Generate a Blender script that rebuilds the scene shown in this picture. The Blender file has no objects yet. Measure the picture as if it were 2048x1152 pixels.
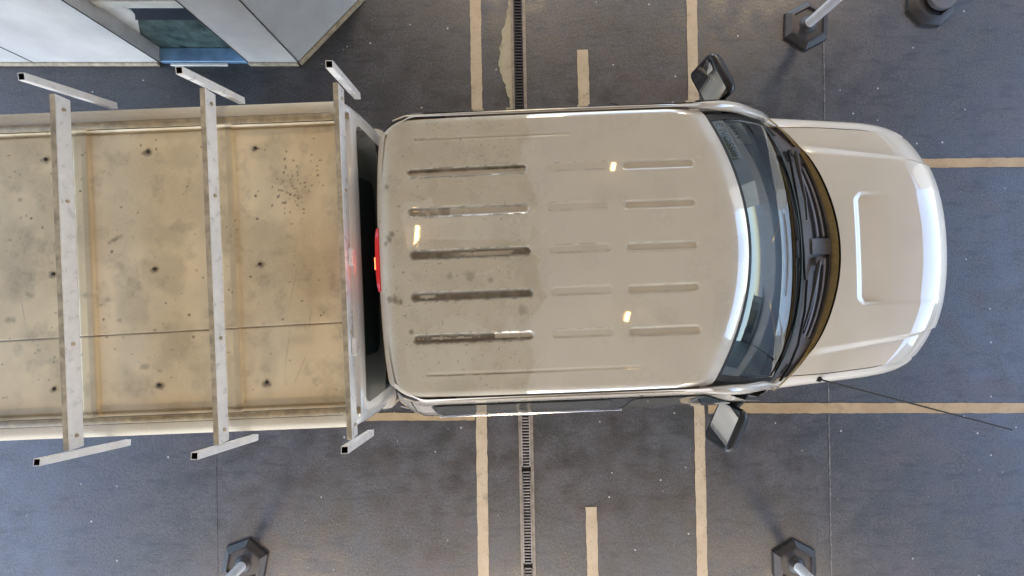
import bpy, math, random
import numpy as np
from mathutils import Vector, Matrix
random.seed(7)
C = bpy.context.scene
COL = C.collection
R = math.radians

# ------------------------------------------------------------ camera, sky, sun, exposure
H = 3.95; FPX = 900.0
cam = bpy.data.objects.new('camera', bpy.data.cameras.new('camera'))
COL.objects.link(cam); C.camera = cam
cam.location = (0, 0, H); cam.rotation_euler = (0, 0, 0)
cam.data.sensor_width = 36; cam.data.lens = 36 * FPX / 2048
cam.data.clip_start = 0.02; cam.data.clip_end = 2000

SUN_EL, SUN_AZ = R(60), R(190)
w = bpy.data.worlds.new('World'); C.world = w; w.use_nodes = True
nt = w.node_tree; bg = nt.nodes['Background']
sk = nt.nodes.new('ShaderNodeTexSky'); sk.sky_type = 'NISHITA'; sk.sun_disc = False
sk.sun_elevation = SUN_EL; sk.sun_rotation = SUN_AZ; sk.dust_density = 1.5
nt.links.new(sk.outputs[0], bg.inputs[0]); bg.inputs[1].default_value = 0.15
sl = bpy.data.lights.new('sun', 'SUN'); sl.energy = 4.0; sl.angle = R(0.5); sl.color = (1, .93, .82)
so = bpy.data.objects.new('sun', sl); COL.objects.link(so)
sd = Vector((math.sin(SUN_AZ) * math.cos(SUN_EL), math.cos(SUN_AZ) * math.cos(SUN_EL), math.sin(SUN_EL)))
so.rotation_euler = sd.to_track_quat('Z', 'Y').to_euler(); so.location = sd * 30
C.view_settings.view_transform = 'Standard'; C.view_settings.look = 'None'
C.view_settings.exposure = 2.75; C.view_settings.gamma = 1

FILLW = 33.0
# ------------------------------------------------------------ helpers
def noise(x, y, seed=0):
    xi = np.floor(x).astype(np.int64); yi = np.floor(y).astype(np.int64)
    xf = x - xi; yf = y - yi
    def h(a, b):
        n = (a * 374761393 + b * 668265263 + seed * 974634777) & 0xffffffff
        n = ((n ^ (n >> 13)) * 1274126177) & 0xffffffff
        return ((n ^ (n >> 16)) & 0xffff) / 65535.0
    u = xf * xf * (3 - 2 * xf); v = yf * yf * (3 - 2 * yf)
    return (h(xi, yi) * (1 - u) + h(xi + 1, yi) * u) * (1 - v) + (h(xi, yi + 1) * (1 - u) + h(xi + 1, yi + 1) * u) * v
def fbm(x, y, s, o=4, seed=0):
    x = np.asarray(x, float); y = np.asarray(y, float)
    t = 0; a = .5
    for k in range(o):
        t = t + a * noise(x * s, y * s, seed + k); s *= 2.03; a *= .5
    return t / (1 - .5 ** o)
def sstep(a, b, x):
    t = np.clip((x - a) / (b - a), 0, 1); return t * t * (3 - 2 * t)

def mesh_obj(name, verts, faces, mat, parent=None, smooth=None, attrs=None, mats=None, fm=None):
    me = bpy.data.meshes.new(name)
    me.from_pydata([tuple(map(float, v)) for v in verts], [], [tuple(int(i) for i in f) for f in faces])
    if mats:
        for m in mats: me.materials.append(m)
        me.polygons.foreach_set('material_index', fm)
    else: me.materials.append(mat)
    if attrs:
        for k, a in attrs.items():
            at = me.attributes.new(k, 'FLOAT', 'POINT'); at.data.foreach_set('value', np.asarray(a, np.float32).ravel())
    if smooth is not None:
        me.polygons.foreach_set('use_smooth', [True] * len(me.polygons))
        if smooth < 180: me.set_sharp_from_angle(angle=R(smooth))
    me.validate(); me.update()
    o = bpy.data.objects.new(name, me); COL.objects.link(o)
    if parent: o.parent = parent
    return o

def gridfaces(n, m, closed=False, base=0):
    f = []
    for i in range(n - 1):
        for j in range(m - 1 if not closed else m):
            a = base + i * m + j; b = base + i * m + (j + 1) % m
            f.append((a, b, b + m, a + m))
    return f

class MB:
    def __init__(s): s.v = []; s.f = []
    def add(s, v, f):
        b = len(s.v); s.v += [tuple(p) for p in v]; s.f += [tuple(i + b for i in q) for q in f]; return s
    def box(s, c, d, M=None, bev=0.0):
        x, y, z = d[0] / 2, d[1] / 2, d[2] / 2
        b = min(bev, x * .9, y * .9, z * .9)
        if b <= 0:
            vs = [Vector((sx * x, sy * y, sz * z)) for sz in (-1, 1) for sy in (-1, 1) for sx in (-1, 1)]
            fs = [(0, 2, 3, 1), (4, 5, 7, 6), (0, 1, 5, 4), (2, 6, 7, 3), (0, 4, 6, 2), (1, 3, 7, 5)]
        else:
            vs = []
            for (zz, k) in ((-z, b), (-z + b, 0), (z - b, 0), (z, b)):
                xx, yy = x - k, y - k; c2 = b
                vs += [Vector(p + (zz,)) for p in ((-xx + c2, -yy), (xx - c2, -yy), (xx, -yy + c2), (xx, yy - c2), (xx - c2, yy), (-xx + c2, yy), (-xx, yy - c2), (-xx, -yy + c2))]
            fs = [tuple(range(7, -1, -1)), tuple(range(24, 32))] + gridfaces(4, 8, True)
        M = M or Matrix.Identity(3)
        s.add([M @ p + Vector(c) for p in vs], fs); return s
    def tube(s, pts, r, n=10, cap=True, flat=None):
        pts = [Vector(p) for p in pts]; rr = r if hasattr(r, '__len__') else [r] * len(pts)
        vs = []; up = Vector((0, 0, 1))
        for i, p in enumerate(pts):
            t = (pts[min(i + 1, len(pts) - 1)] - pts[max(i - 1, 0)]).normalized()
            u0 = up if abs(t.dot(up)) < .95 else Vector((1, 0, 0))
            a = t.cross(u0).normalized(); b = a.cross(t)
            fl = flat or 1
            for k in range(n):
                g = 2 * math.pi * k / n
                vs.append(p + a * math.cos(g) * rr[i] + b * math.sin(g) * rr[i] * fl)
        fs = gridfaces(len(pts), n, True)
        if cap: fs += [tuple(range(n - 1, -1, -1)), tuple(range(len(vs) - n, len(vs)))]
        s.add(vs, fs); return s
    def rings(s, rings, capa=False, capb=False):
        n = len(rings[0]); vs = [Vector(p) for r_ in rings for p in r_]
        fs = gridfaces(len(rings), n, True)
        if capa: fs.append(tuple(range(n - 1, -1, -1)))
        if capb: fs.append(tuple(range(len(vs) - n, len(vs))))
        s.add(vs, fs); return s
    def build(s, name, mat, parent=None, smooth=40):
        return mesh_obj(name, s.v, s.f, mat, parent, smooth)

def empty(name, loc, rz=0):
    o = bpy.data.objects.new(name, None); COL.objects.link(o); o.location = loc; o.rotation_euler = (0, 0, rz)
    o.empty_display_size = .2; return o
def tag(o, label=None, cat=None, group=None, kind=None):
    if label: o['label'] = label
    if cat: o['category'] = cat
    if group: o['group'] = group
    if kind: o['kind'] = kind
    return o
def copy_tree(o, parent=None):
    c = o.copy(); COL.objects.link(c)
    if parent: c.parent = parent
    for ch in list(o.children): copy_tree(ch, c)
    return c

def patch(name, poly, fmap, mat, parent, rings=5, solid=0.0):
    """fill a polygon given in surface parameters and map it onto a surface"""
    poly = np.array(poly, float); c = poly.mean(0); n = len(poly)
    vs = []; fs = []
    for k in range(rings + 1):
        q = 1 - k / (rings + 1)
        for p in poly: vs.append(fmap(*(c + (p - c) * q)))
    fs = gridfaces(rings + 1, n, True)
    vs.append(fmap(*c)); L = len(vs) - 1; b = rings * n
    fs += [(b + j, b + (j + 1) % n, L) for j in range(n)]
    return mesh_obj(name, vs, fs, mat, parent, 180)
def rrect(x0, y0, x1, y1, r, n=5, sub=8, ry=None):
    """rounded rectangle outline, edges subdivided"""
    ry = ry or r; pts = []
    cs = [(x1 - r, y0 + ry, -90), (x1 - r, y1 - ry, 0), (x0 + r, y1 - ry, 90), (x0 + r, y0 + ry, 180)]
    for i, (cx, cy, a) in enumerate(cs):
        arc = [(cx + r * math.cos(R(a + 90 * k / n)), cy + ry * math.sin(R(a + 90 * k / n))) for k in range(n + 1)]
        if pts:
            p = pts[-1]; pts += [(p[0] + (arc[0][0] - p[0]) * j / sub, p[1] + (arc[0][1] - p[1]) * j / sub) for j in range(1, sub)]
        pts += arc
    p, q = pts[-1], pts[0]
    pts += [(p[0] + (q[0] - p[0]) * j / sub, p[1] + (q[1] - p[1]) * j / sub) for j in range(1, sub)]
    return pts

# ------------------------------------------------------------ materials
def newmat(name):
    m = bpy.data.materials.new(name); m.use_nodes = True
    n = m.node_tree; p = n.nodes['Principled BSDF']; return m, n, p
def nd(n, t, **kw):
    x = n.nodes.new(t)
    for k, v in kw.items():
        if k.startswith('i_'): x.inputs[k[2:].replace('_', ' ')].default_value = v
        else: setattr(x, k, v)
    return x
def mixc(n, fac, a, b, mode='MIX'):
    x = n.nodes.new('ShaderNodeMix'); x.data_type = 'RGBA'; x.blend_type = mode
    for s, v in ((0, fac), (6, a), (7, b)):
        if isinstance(v, (int, float)): x.inputs[s].default_value = v
        elif isinstance(v, tuple): x.inputs[s].default_value = v + (1,) if len(v) == 3 else v
        else: n.links.new(v, x.inputs[s])
    return x.outputs[2]
def ramp(n, src, a, b, c0=0.0, c1=1.0):
    x = n.nodes.new('ShaderNodeMapRange'); x.clamp = True
    n.links.new(src, x.inputs[0]); x.inputs[1].default_value = a; x.inputs[2].default_value = b
    x.inputs[3].default_value = c0; x.inputs[4].default_value = c1; return x.outputs[0]
def coords(n, scale=(1, 1, 1)):
    g = n.nodes.new('ShaderNodeNewGeometry'); m = n.nodes.new('ShaderNodeMapping')
    m.inputs['Scale'].default_value = scale; n.links.new(g.outputs['Position'], m.inputs[0]); return m.outputs[0]
def noi(n, co, s, d=4, r=.55):
    x = n.nodes.new('ShaderNodeTexNoise'); x.inputs['Scale'].default_value = s; x.inputs['Detail'].default_value = d
    x.inputs['Roughness'].default_value = r; n.links.new(co, x.inputs['Vector']); return x.outputs['Fac']
def bump(n, p, src, st=.2, dist=.002):
    b = n.nodes.new('ShaderNodeBump'); b.inputs['Strength'].default_value = st; b.inputs['Distance'].default_value = dist
    n.links.new(src, b.inputs['Height']); n.links.new(b.outputs[0], p.inputs['Normal'])

def simple(name, col, rough=.5, metal=0, var=.12, scale=8, coat=0, bmp=0, grit=.06):
    m, n, p = newmat(name); co = coords(n)
    f = noi(n, co, scale, 5); g = noi(n, co, scale * 25, 3)
    dk = tuple(c * (1 - var * 1.6) for c in col); lt = tuple(min(1, c * (1 + var)) for c in col)
    c1 = mixc(n, ramp(n, f, .3, .7), dk, lt)
    c2 = mixc(n, ramp(n, g, .35, .75, 0, grit * 3), c1, tuple(c * .55 for c in col))
    n.links.new(c2, p.inputs['Base Color'])
    n.links.new(ramp(n, f, .3, .7, max(.02, rough - .06), min(1, rough + .08)), p.inputs['Roughness'])
    p.inputs['Metallic'].default_value = metal; p.inputs['Coat Weight'].default_value = coat
    p.inputs['Coat Roughness'].default_value = .06
    if bmp: bump(n, p, g, bmp, .002)
    return m

def paint(name, base, dusty, grime_shade=(.075, .052, .028), rough=.25, coat=1.0):
    m, n, p = newmat(name); co = coords(n)
    a1 = nd(n, 'ShaderNodeAttribute', attribute_name='dust'); a2 = nd(n, 'ShaderNodeAttribute', attribute_name='grime_shade')
    f = noi(n, co, 3, 6); g = noi(n, co, 160, 3)
    b = mixc(n, ramp(n, f, .3, .7), tuple(c * .95 for c in base), tuple(c * 1.04 for c in base))
    d = mixc(n, ramp(n, g, .3, .7), tuple(c * .9 for c in dusty), tuple(c * 1.07 for c in dusty))
    c1 = mixc(n, a1.outputs['Fac'], b, d); c2 = mixc(n, a2.outputs['Fac'], c1, grime_shade)
    n.links.new(c2, p.inputs['Base Color'])
    ad = nd(n, 'ShaderNodeMath', operation='ADD'); n.links.new(a1.outputs['Fac'], ad.inputs[0]); n.links.new(a2.outputs['Fac'], ad.inputs[1])
    n.links.new(ramp(n, ad.outputs[0], 0, 1, rough, .55), p.inputs['Roughness'])
    n.links.new(ramp(n, ad.outputs[0], 0, .8, coat, 0.0), p.inputs['Coat Weight']); p.inputs['Coat Roughness'].default_value = .03; p.inputs['Coat IOR'].default_value = 2.1
    bump(n, p, g, .04, .001)
    return m

PAINT = paint('warm_white_paint', (.65, .60, .515), (.50, .44, .34))
CANPAINT = paint('shell_white_paint', (.76, .77, .78), (.60, .53, .40), rough=.25, coat=1.0)
SHELLTOP = paint('shell_roof_dusty', (.76, .64, .43), (.62, .51, .33), rough=.42, coat=.15)
BLACKRUB = simple('black_rubber', (.012, .012, .013), .55)
PLASTIC = simple('cowl_plastic', (.105, .096, .10), .5, bmp=.15, var=.3, grit=.15)
MIRPLAST = simple('mirror_plastic', (.03, .033, .038), .32, var=.2)
STEEL = simple('galvanised_paint', (.86, .86, .88), .3, .1, var=.06, scale=18, grit=.06)
STEELDIRT = simple('dusty_bar_top', (.50, .42, .30), .7, var=.3, scale=22, grit=.2)
OCHRE = simple('golden_reflection', (.22, .155, .06), .5, var=.15, scale=30, grit=.1)  # golden reflection along the hood edge, put in as base colour
CHROME = simple('chrome_trim', (.62, .62, .64), .18, .9)
TYRE = simple('tyre_rubber', (.02, .02, .02), .8, bmp=.3)
RIM = simple('wheel_metal', (.45, .45, .46), .3, .8)
DASH = simple('dark_interior', (.22, .30, .31), .6, bmp=.2)
VISOR = simple('visor_fabric', (.36, .46, .52), .8)
CARD = simple('white_card', (.92, .92, .95), .6, var=.08)
INK = simple('dark_ink', (.03, .03, .06), .7)
LAMPGLASS = simple('headlamp_lens', (.6, .62, .65), .06, coat=1)
m, n, p = newmat('mirror_silver'); p.inputs['Base Color'].default_value = (.72, .74, .76, 1); p.inputs['Metallic'].default_value = 1; p.inputs['Roughness'].default_value = .03; MIRROR = m
m, n, p = newmat('dark_glass'); co = coords(n)
n.links.new(mixc(n, noi(n, co, 3), (.012, .018, .018), (.03, .04, .04)), p.inputs['Base Color']); p.inputs['Roughness'].default_value = .04; p.inputs['Coat Weight'].default_value = .6
DGLASS = m
m, n, p = newmat('brake_lamp_red'); p.inputs['Base Color'].default_value = (.28, .015, .02, 1); p.inputs['Roughness'].default_value = .15
p.inputs['Emission Color'].default_value = (1, .03, .03, 1); p.inputs['Emission Strength'].default_value = .05; BRAKE = m
m, n, p = newmat('brake_lamp_core'); p.inputs['Base Color'].default_value = (.5, .03, .02, 1)
p.inputs['Emission Color'].default_value = (1, .05, .015, 1); p.inputs['Emission Strength'].default_value = 3; BRAKEC = m
# windscreen: clear tinted sheet with a real fresnel reflection
m = bpy.data.materials.new('windscreen_glass'); m.use_nodes = True; n = m.node_tree; n.nodes.clear()
out = n.nodes.new('ShaderNodeOutputMaterial'); tr = n.nodes.new('ShaderNodeBsdfTransparent'); gl = n.nodes.new('ShaderNodeBsdfGlossy')
fr = n.nodes.new('ShaderNodeFresnel'); mx = n.nodes.new('ShaderNodeMixShader')
tr.inputs[0].default_value = (.80, .93, .92, 1); gl.inputs['Roughness'].default_value = .015; gl.inputs[0].default_value = (.95, 1, 1, 1); fr.inputs[0].default_value = 1.95
n.links.new(fr.outputs[0], mx.inputs[0]); n.links.new(tr.outputs[0], mx.inputs[1]); n.links.new(gl.outputs[0], mx.inputs[2]); n.links.new(mx.outputs[0], out.inputs[0])
WGLASS = m

# floor
m, n, p = newmat('painted_asphalt'); co = coords(n)
big = noi(n, co, .9, 5, .6); mid = noi(n, co, 5, 6, .62); fine = noi(n, co, 42, 5, .7); st = noi(n, coords(n, (2.2, 9, 1)), 1.6, 7, .68)
c1 = mixc(n, ramp(n, big, .38, .62), (.034, .028, .028), (.026, .029, .030))
c1 = mixc(n, ramp(n, mid, .45, .60), c1, (.050, .048, .052))
c1 = mixc(n, ramp(n, fine, .45, .58, 0, .85), c1, (.011, .010, .012))
vf = noi(n, co, 140, 3, .7); c1 = mixc(n, ramp(n, vf, .54, .62, 0, .9), c1, (.15, .145, .15))
hu = noi(n, co, 2.6, 4, .6); gr_ = noi(n, co, 75, 4, .75); c1 = mixc(n, ramp(n, gr_, .54, .62, 0, .6), c1, (.008, .008, .010)); c1 = mixc(n, ramp(n, hu, .45, .6, 0, .28), c1, mixc(n, ramp(n, big, .4, .6), (.085, .058, .058), (.045, .06, .075)))
c1 = mixc(n, ramp(n, st, .53, .64, 0, .8), c1, (.018, .018, .022))
drip = noi(n, co, 2.1, 6, .75); c1 = mixc(n, ramp(n, drip, .66, .72, 0, .75), c1, (.012, .011, .012))
vo = n.nodes.new('ShaderNodeTexVoronoi'); vo.inputs['Scale'].default_value = 9; n.links.new(co, vo.inputs['Vector'])
vr = n.nodes.new('ShaderNodeSeparateColor'); n.links.new(vo.outputs['Color'], vr.inputs[0])
k1 = ramp(n, vo.outputs['Distance'], .05, .085, 1, 0); k2 = ramp(n, vr.outputs[0], .66, .68)
mm = nd(n, 'ShaderNodeMath', operation='MULTIPLY'); n.links.new(k1, mm.inputs[0]); n.links.new(k2, mm.inputs[1])
c1 = mixc(n, mm.outputs[0], c1, (.42, .41, .40))
n.links.new(c1, p.inputs['Base Color']); n.links.new(ramp(n, mid, .35, .7, .36, .60), p.inputs['Roughness'])
p.inputs['Specular IOR Level'].default_value = .75
bump(n, p, fine, .35, .005); FLOOR = m

def linemat(name, a, b, bare=(.10, .085, .07)):
    m, n, p = newmat(name); co = coords(n)
    f = noi(n, co, 6, 5); g = noi(n, co, 55, 5, .7)
    c = mixc(n, ramp(n, f, .3, .7), a, b); c = mixc(n, ramp(n, g, .58, .70, 0, .8), c, bare); w_ = noi(n, co, 3.2, 6, .75); c = mixc(n, ramp(n, w_, .56, .66, 0, .5), c, bare)
    n.links.new(c, p.inputs['Base Color']); p.inputs['Roughness'].default_value = .6; bump(n, p, g, .2, .002); return m
LINE = linemat('cream_line_paint', (.42, .325, .205), (.50, .395, .265))
LINEO = linemat('ochre_line_paint', (.33, .22, .11), (.42, .30, .16))
SCREED = linemat('cream_screed', (.34, .29, .18), (.40, .34, .23))
GRATE = simple('grate_metal', (.27, .23, .20), .5, .3, var=.35, scale=12, grit=.3)
GRATED = simple('sooty_grate_metal', (.055, .045, .042), .6, .2, var=.4, scale=12, grit=.3)
DFRAME = simple('drain_frame_metal', (.30, .25, .20), .55, .2, var=.3, scale=20, grit=.3)
DARK = simple('drain_dark', (.006, .006, .006), .9)
BASE = simple('weathered_base_rubber', (.045, .040, .040), .45, var=.3, scale=25, bmp=.3, grit=.3)
POLE = simple('white_pole', (.80, .80, .84), .22, var=.04, coat=.6)
WALL = simple('booth_wall', (.70, .675, .65), .4, var=.10, scale=2.5, coat=.2)
WALLB = simple('booth_corner_panel', (.66, .67, .68), .4, var=.10, scale=2.5, coat=.2)
JAMB = simple('booth_jamb', (.74, .71, .68), .55, var=.12, scale=6)
SEAM = simple('dark_sealant', (.02, .018, .018), .6)
BLUE = simple('blue_threshold', (.15, .28, .42), .35, var=.2, scale=9, coat=.3)
BROWN = simple('brown_inside', (.16, .09, .055), .6, var=.2)
RAIL = simple('pale_rail', (.72, .69, .62), .3, var=.08)
CEIL = simple('ceiling_paint', (.42, .34, .24), .7, var=.05, scale=1)
CONC = simple('column_concrete', (.35, .34, .32), .7, var=.1, scale=3)
m, n, p = newmat('booth_glass'); co = coords(n)
n.links.new(mixc(n, ramp(n, noi(n, co, 9, 6, .65), .3, .7), (.025, .045, .042), (.10, .145, .135)), p.inputs['Base Color']); p.inputs['Roughness'].default_value = .22; BGLASS = m
m, n, p = newmat('warm_lamp'); p.inputs['Emission Color'].default_value = (1, .62, .22, 1); p.inputs['Emission Strength'].default_value = 6; WARM = m

# ------------------------------------------------------------ the setting
def sheet(name, pts, z, mat, th=None, sub=None):
    """flat polygon in ground coordinates"""
    o = mesh_obj(name, [(x, y, z) for x, y in pts], [tuple(range(len(pts)))], mat)
    return tag(o, kind='structure')
def G(px, py, z=0): return ((px - 1024) * (H - z) / FPX, (576 - py) * (H - z) / FPX)
sheet('ground', [(-300, -300), (300, -300), (300, 300), (-300, 300)], 0, FLOOR)
def strip(name, pts, wd, z, mat, jit=.003, step=.05):
    """worn-edged strip between two points"""
    (x0, y0), (x1, y1) = pts; L = math.hypot(x1 - x0, y1 - y0); n_ = max(2, int(L / step))
    dx, dy = (x1 - x0) / L, (y1 - y0) / L; a = []; b = []
    for i in range(n_ + 1):
        t = L * i / n_; c = (x0 + dx * t, y0 + dy * t)
        w1 = wd / 2 + random.uniform(-jit, jit); w2 = wd / 2 + random.uniform(-jit, jit)
        a.append((c[0] - dy * w1, c[1] + dx * w1, z)); b.append((c[0] + dy * w2, c[1] - dx * w2, z))
    vs = a + b; m_ = n_ + 1
    fs = [(i, i + m_, i + m_ + 1, i + 1) for i in range(n_)]
    return tag(mesh_obj(name, vs, fs, mat), kind='structure')
strip('line_marking', [(-.345, 4.2), (-.225, -4.2)], .096, .004, LINE)
strip('line_marking', [(1.545, 4.2), (1.70, -4.2)], .092, .004, LINE)
strip('line_marking', [(.617, 2.09), (.655, .9)], .098, .004, LINE)
strip('line_marking', [(.695, -1.92), (.745, -4.2)], .098, .004, LINE)
strip('line_marking', [(1.72, -1.055), (9, -1.045)], .09, .004, LINEO)
strip('line_marking', [(3.0, 1.085), (9, 1.16)], .08, .004, LINEO)
strip('line_marking', [(-3.0, -1.14), (-.325, -1.125)], .07, .004, LINEO)
strip('floor_joint', [(2.70, 4.5), (2.83, -4.5)], .011, .003, simple('joint_filler', (.16, .155, .16), .6, var=.5, scale=30), .004)
strip('floor_joint', [(-2.60, -1.2), (-2.56, -4.5)], .006, .003, simple('joint_filler_dark', (.085, .085, .09), .6, var=.5, scale=30), .002)
pp = [(1027, -60), (1018, 0), (1014, 22), (1011, 45), (1004, 62), (1003, 80), (998, 96), (1000, 112), (997, 126), (1001, 142), (1004, 160), (1011, 172), (1014, 188), (1019, 200), (1022, 222), (1030, 222), (1030, -60)]
q = []
for i in range(len(pp)):
    a, b = pp[i], pp[(i + 1) % len(pp)]
    for k in range(4):
        t = k / 4; j = 1.6 if 0 < i < 14 else 0
        q.append(G(a[0] + (b[0] - a[0]) * t + random.uniform(-j, j), a[1] + (b[1] - a[1]) * t))
sheet('bare_screed_patch', q, .0045, SCREED)

# drainage channel
dv = Vector((.095, -5.056, 0)).normalized(); dn = Vector((-dv.y, dv.x, 0)) * -1
if dn.x < 0: dn = -dn
top = Vector((.048, 2.528, 0))
def dpt(s, t, z): return top + dv * s + dn * t + Vector((0, 0, z))
fr_ = MB()
for sg, wd in ((-1, .022), (1, .026)):
    for (t0, t1, z) in ((.040, .040 + wd, .012),):
        vs = [dpt(-1.5, sg * t0, 0), dpt(7.5, sg * t0, 0), dpt(7.5, sg * t1, 0), dpt(-1.5, sg * t1, 0)]
        vs += [v_ + Vector((0, 0, z)) for v_ in vs]
        fr_.add(vs, [(4, 5, 6, 7), (0, 1, 5, 4), (1, 2, 6, 5), (2, 3, 7, 6), (3, 0, 4, 7)])
drain = fr_.build('drain_frame', DFRAME, None, 30); tag(drain, kind='structure')
ds = mesh_obj('drain_trench', [dpt(-1.5, -.04, .005), dpt(7.5, -.04, .005), dpt(7.5, .04, .005), dpt(-1.5, .04, .005)], [(0, 1, 2, 3)], DARK); tag(ds, kind='structure')
def grate(s0, s1, mat, label):
    L = s1 - s0; e = MB(); M_ = Matrix((dn, -dv, Vector((0, 0, 1)))).transposed()
    t = empty('drain_grate', dpt((s0 + s1) / 2, 0, 0)); o = t.location
    for sg in (-1, 1): e.box((dpt((s0 + s1) / 2, sg * .0345, .013) - o), (.010, L - .012, .012), M_, .002)
    e.build('side_rail', mat, t)
    b = MB(); k = int(L / .0265); pitch = (L - .014) / k
    for i in range(k + 1):
        b.box(dpt(s0 + .007 + i * pitch, 0, .0125) - o, (.059, .0125, .010), M_, .002)
    b.build('cross_bars', mat, t)
    tag(t, label, 'grate', 'drain grates along the channel')
edges_s = [-.62, .12, .96]
grate(-.95, -.12, GRATED, 'sooty dark drain grate at the top edge of the photo by the peeled cream patch')
grate(-.11, .94, GRATED, 'sooty drain grate beside the scalloped cream patch above the pickup')
grate(2.6, 4.095, GRATE, 'rust-brown drain grate running out from beneath the pickup side')
grate(4.13, 4.94, GRATE, 'rust-brown drain grate between the two dark gaps below the pickup')
grate(4.975, 5.9, GRATE, 'rust-brown drain grate at the bottom edge of the photo')

# roof over the lane with its columns, lamps and added fill luminaires (above the camera)
cb = MB(); cb.box((-.1, 0, 4.55), (14.8, 15, .3))
tag(cb.build('ceiling', CEIL, None, 30), kind='structure')
for k, (x, y) in enumerate(((-6.6, 6.5), (5.9, 6.5), (-6.6, -6.5), (5.9, -6.5))):
    cm = MB(); cm.box((0, 0, 2.2), (.4, .4, 4.4), None, .03)
    o = cm.build('column', CONC, None, 30); o.location = (x, y, 0)
    tag(o, 'square grey concrete column holding the %s corner of the lane roof' % ('far left', 'far right', 'near left', 'near right')[k], 'column', 'columns under the lane roof')
for k, (x, y, a, L) in enumerate(((1.11, 1.55, 80, .10), (1.27, -.50, 80, .12), (-1.16, .50, 88, .5))):
    t = empty('ceiling_lamp', (x, y, 4.4), R(a))
    tag(t, ('small warm ceiling lamp above the windscreen far side', 'small warm ceiling lamp above the front door side', 'long warm ceiling tube lamp above the rear of the cab')[k], 'lamp', 'lamps under the lane roof')
    hb = MB(); hb.box((0, 0, -.02), (L + .05, .09, .04), None, .008); hb.build('housing', RAIL, t)
    hb = MB(); hb.tube([(-L / 2, 0, -.055), (L / 2, 0, -.055)], .022, 12); hb.build('lamp_tube', WARM, t)

for k, (x, y, d_) in enumerate(((-4.2, 6.3, 'far left'), (0.2, 6.5, 'far middle'), (4.6, 6.3, 'far right'), (-4.2, -6.3, 'near left'), (0.2, -6.5, 'near middle'), (4.6, -6.3, 'near right'))):
    t = empty('ceiling_lamp', (x, y, 4.4))  # added luminaires, unseen, giving soft warm fill from above
    tag(t, 'wide warm fill luminaire added over the %s of the lane' % d_, 'lamp', 'lamps under the lane roof')
    hb = MB(); hb.box((0, 0, -.03), (1.3, .34, .06), None, .01); hb.build('housing', RAIL, t)
    ld = bpy.data.lights.new('fill_light', 'AREA'); ld.shape = 'RECTANGLE'; ld.size = 1.2; ld.size_y = .28; ld.energy = FILLW; ld.color = (1, .77, .48)
    lo = bpy.data.objects.new('fill_light', ld); COL.objects.link(lo); lo.parent = t; lo.location = (0, 0, -.075)

# added buildings, out of view, to block side sky and shape reflections
for (by, lb) in ((19.0, 'tall grey warehouse added beyond the far side of the forecourt'), (-20.0, 'tall grey warehouse added beyond the near side of the forecourt')):
    t = empty('blocker', (15, by, 0)); tag(t, lb, 'building', 'added blockers flanking the forecourt')
    hb = MB(); hb.box((3, 0, 4.5), (6, 26, 9)); hb.build('wall', simple('blocker_wall', (.22, .23, .24), .7), t); hb = MB(); hb.box((3, 0, 9.1), (6.6, 26.6, .2)); hb.build('roof', CONC, t)
    for y_ in range(-10, 11, 4):
        [MB().box((-.02, y_, z_), (.06, 2.0, 1.6)).build('window', DGLASS, t) for z_ in (2.4, 6.2)]
t = empty('backdrop', (22, -10, 0)); tag(t, 'pale shop with dark windows added across the forecourt', 'building')
hb = MB(); hb.box((2.5, 0, 1.5), (5, 14, 3.0)); hb.build('wall', CONC, t); hb = MB(); hb.box((2.2, 0, 3.12), (6, 14.6, .2)); hb.build('roof', RAIL, t)
for y_ in (-5, -1.7, 1.7, 5):
    hb = MB(); hb.box((-.02, y_, 1.7), (.06, 2.4, 1.9)); hb.build('window', DGLASS, t)

# ------------------------------------------------------------ booth
booth = empty('booth', (-2.6, 3.0, 0))
tag(booth, 'pale grey booth with chamfered corner and blue-silled window at top left', 'booth')
bo = Vector(booth.location)
HB = 2.7
def wallpanel(name, p0, p1, z0, z1, mat, th=.04):
    a = Vector((p0[0], p0[1], 0)) - Vector((bo.x, bo.y, 0)); b = Vector((p1[0], p1[1], 0)) - Vector((bo.x, bo.y, 0))
    d = (b - a).normalized(); nrm = Vector((d.y, -d.x, 0)); L = (b - a).length
    M_ = Matrix((d, nrm, Vector((0, 0, 1)))).transposed(); mb = MB()
    mb.box((a + b) / 2 - nrm * th / 2 + Vector((0, 0, (z0 + z1) / 2)), (L, th, z1 - z0), M_, .004)
    return mb.build(name, mat, booth, 30)
YW = 1.966; XA, XB, XC = -3.068, -2.300, -1.861
wallpanel('wall_panel', (-4.17, YW), (XA, YW), 0, HB, WALL)
wallpanel('wall_panel', (-6.2, YW), (-4.178, YW), 0, HB, WALL)
wallpanel('wall_panel', (XB, YW), (XC, YW), 0, HB, WALL)
wallpanel('corner_panel', (XC + .004, YW + .006), (-1.30, 2.545), 0, HB, WALLB)
wallpanel('corner_panel', (-1.296, 2.552), (-1.296, 5.2), 0, HB, WALLB)
wallpanel('lintel', (XA, YW - .002), (XB, YW - .002), 1.5, HB - .002, WALL)
for (x, y) in ((XC, YW), (XB + .004, YW - .001), (-4.174, YW), (XA - .004, YW - .001)):
    sm = MB(); sm.box((x - bo.x, y - bo.y, 1.35), (.006, .006, 2.69)); sm.build('corner_seal', SEAM, booth, 30)
GY = YW + .125
sm = MB(); sm.box(((XA + XB) / 2 - bo.x, YW + .062 - bo.y, .02), (XB - XA - .01, .120, .04), None, .005); sm.build('threshold', BLUE, booth, 30)
sm = MB(); sm.box(((XA + XB) / 2 - .05 - bo.x, YW - .012 - bo.y, .012), (.5, .022, .02), None, .004); sm.build('threshold_nosing', RAIL, booth, 30)
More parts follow.
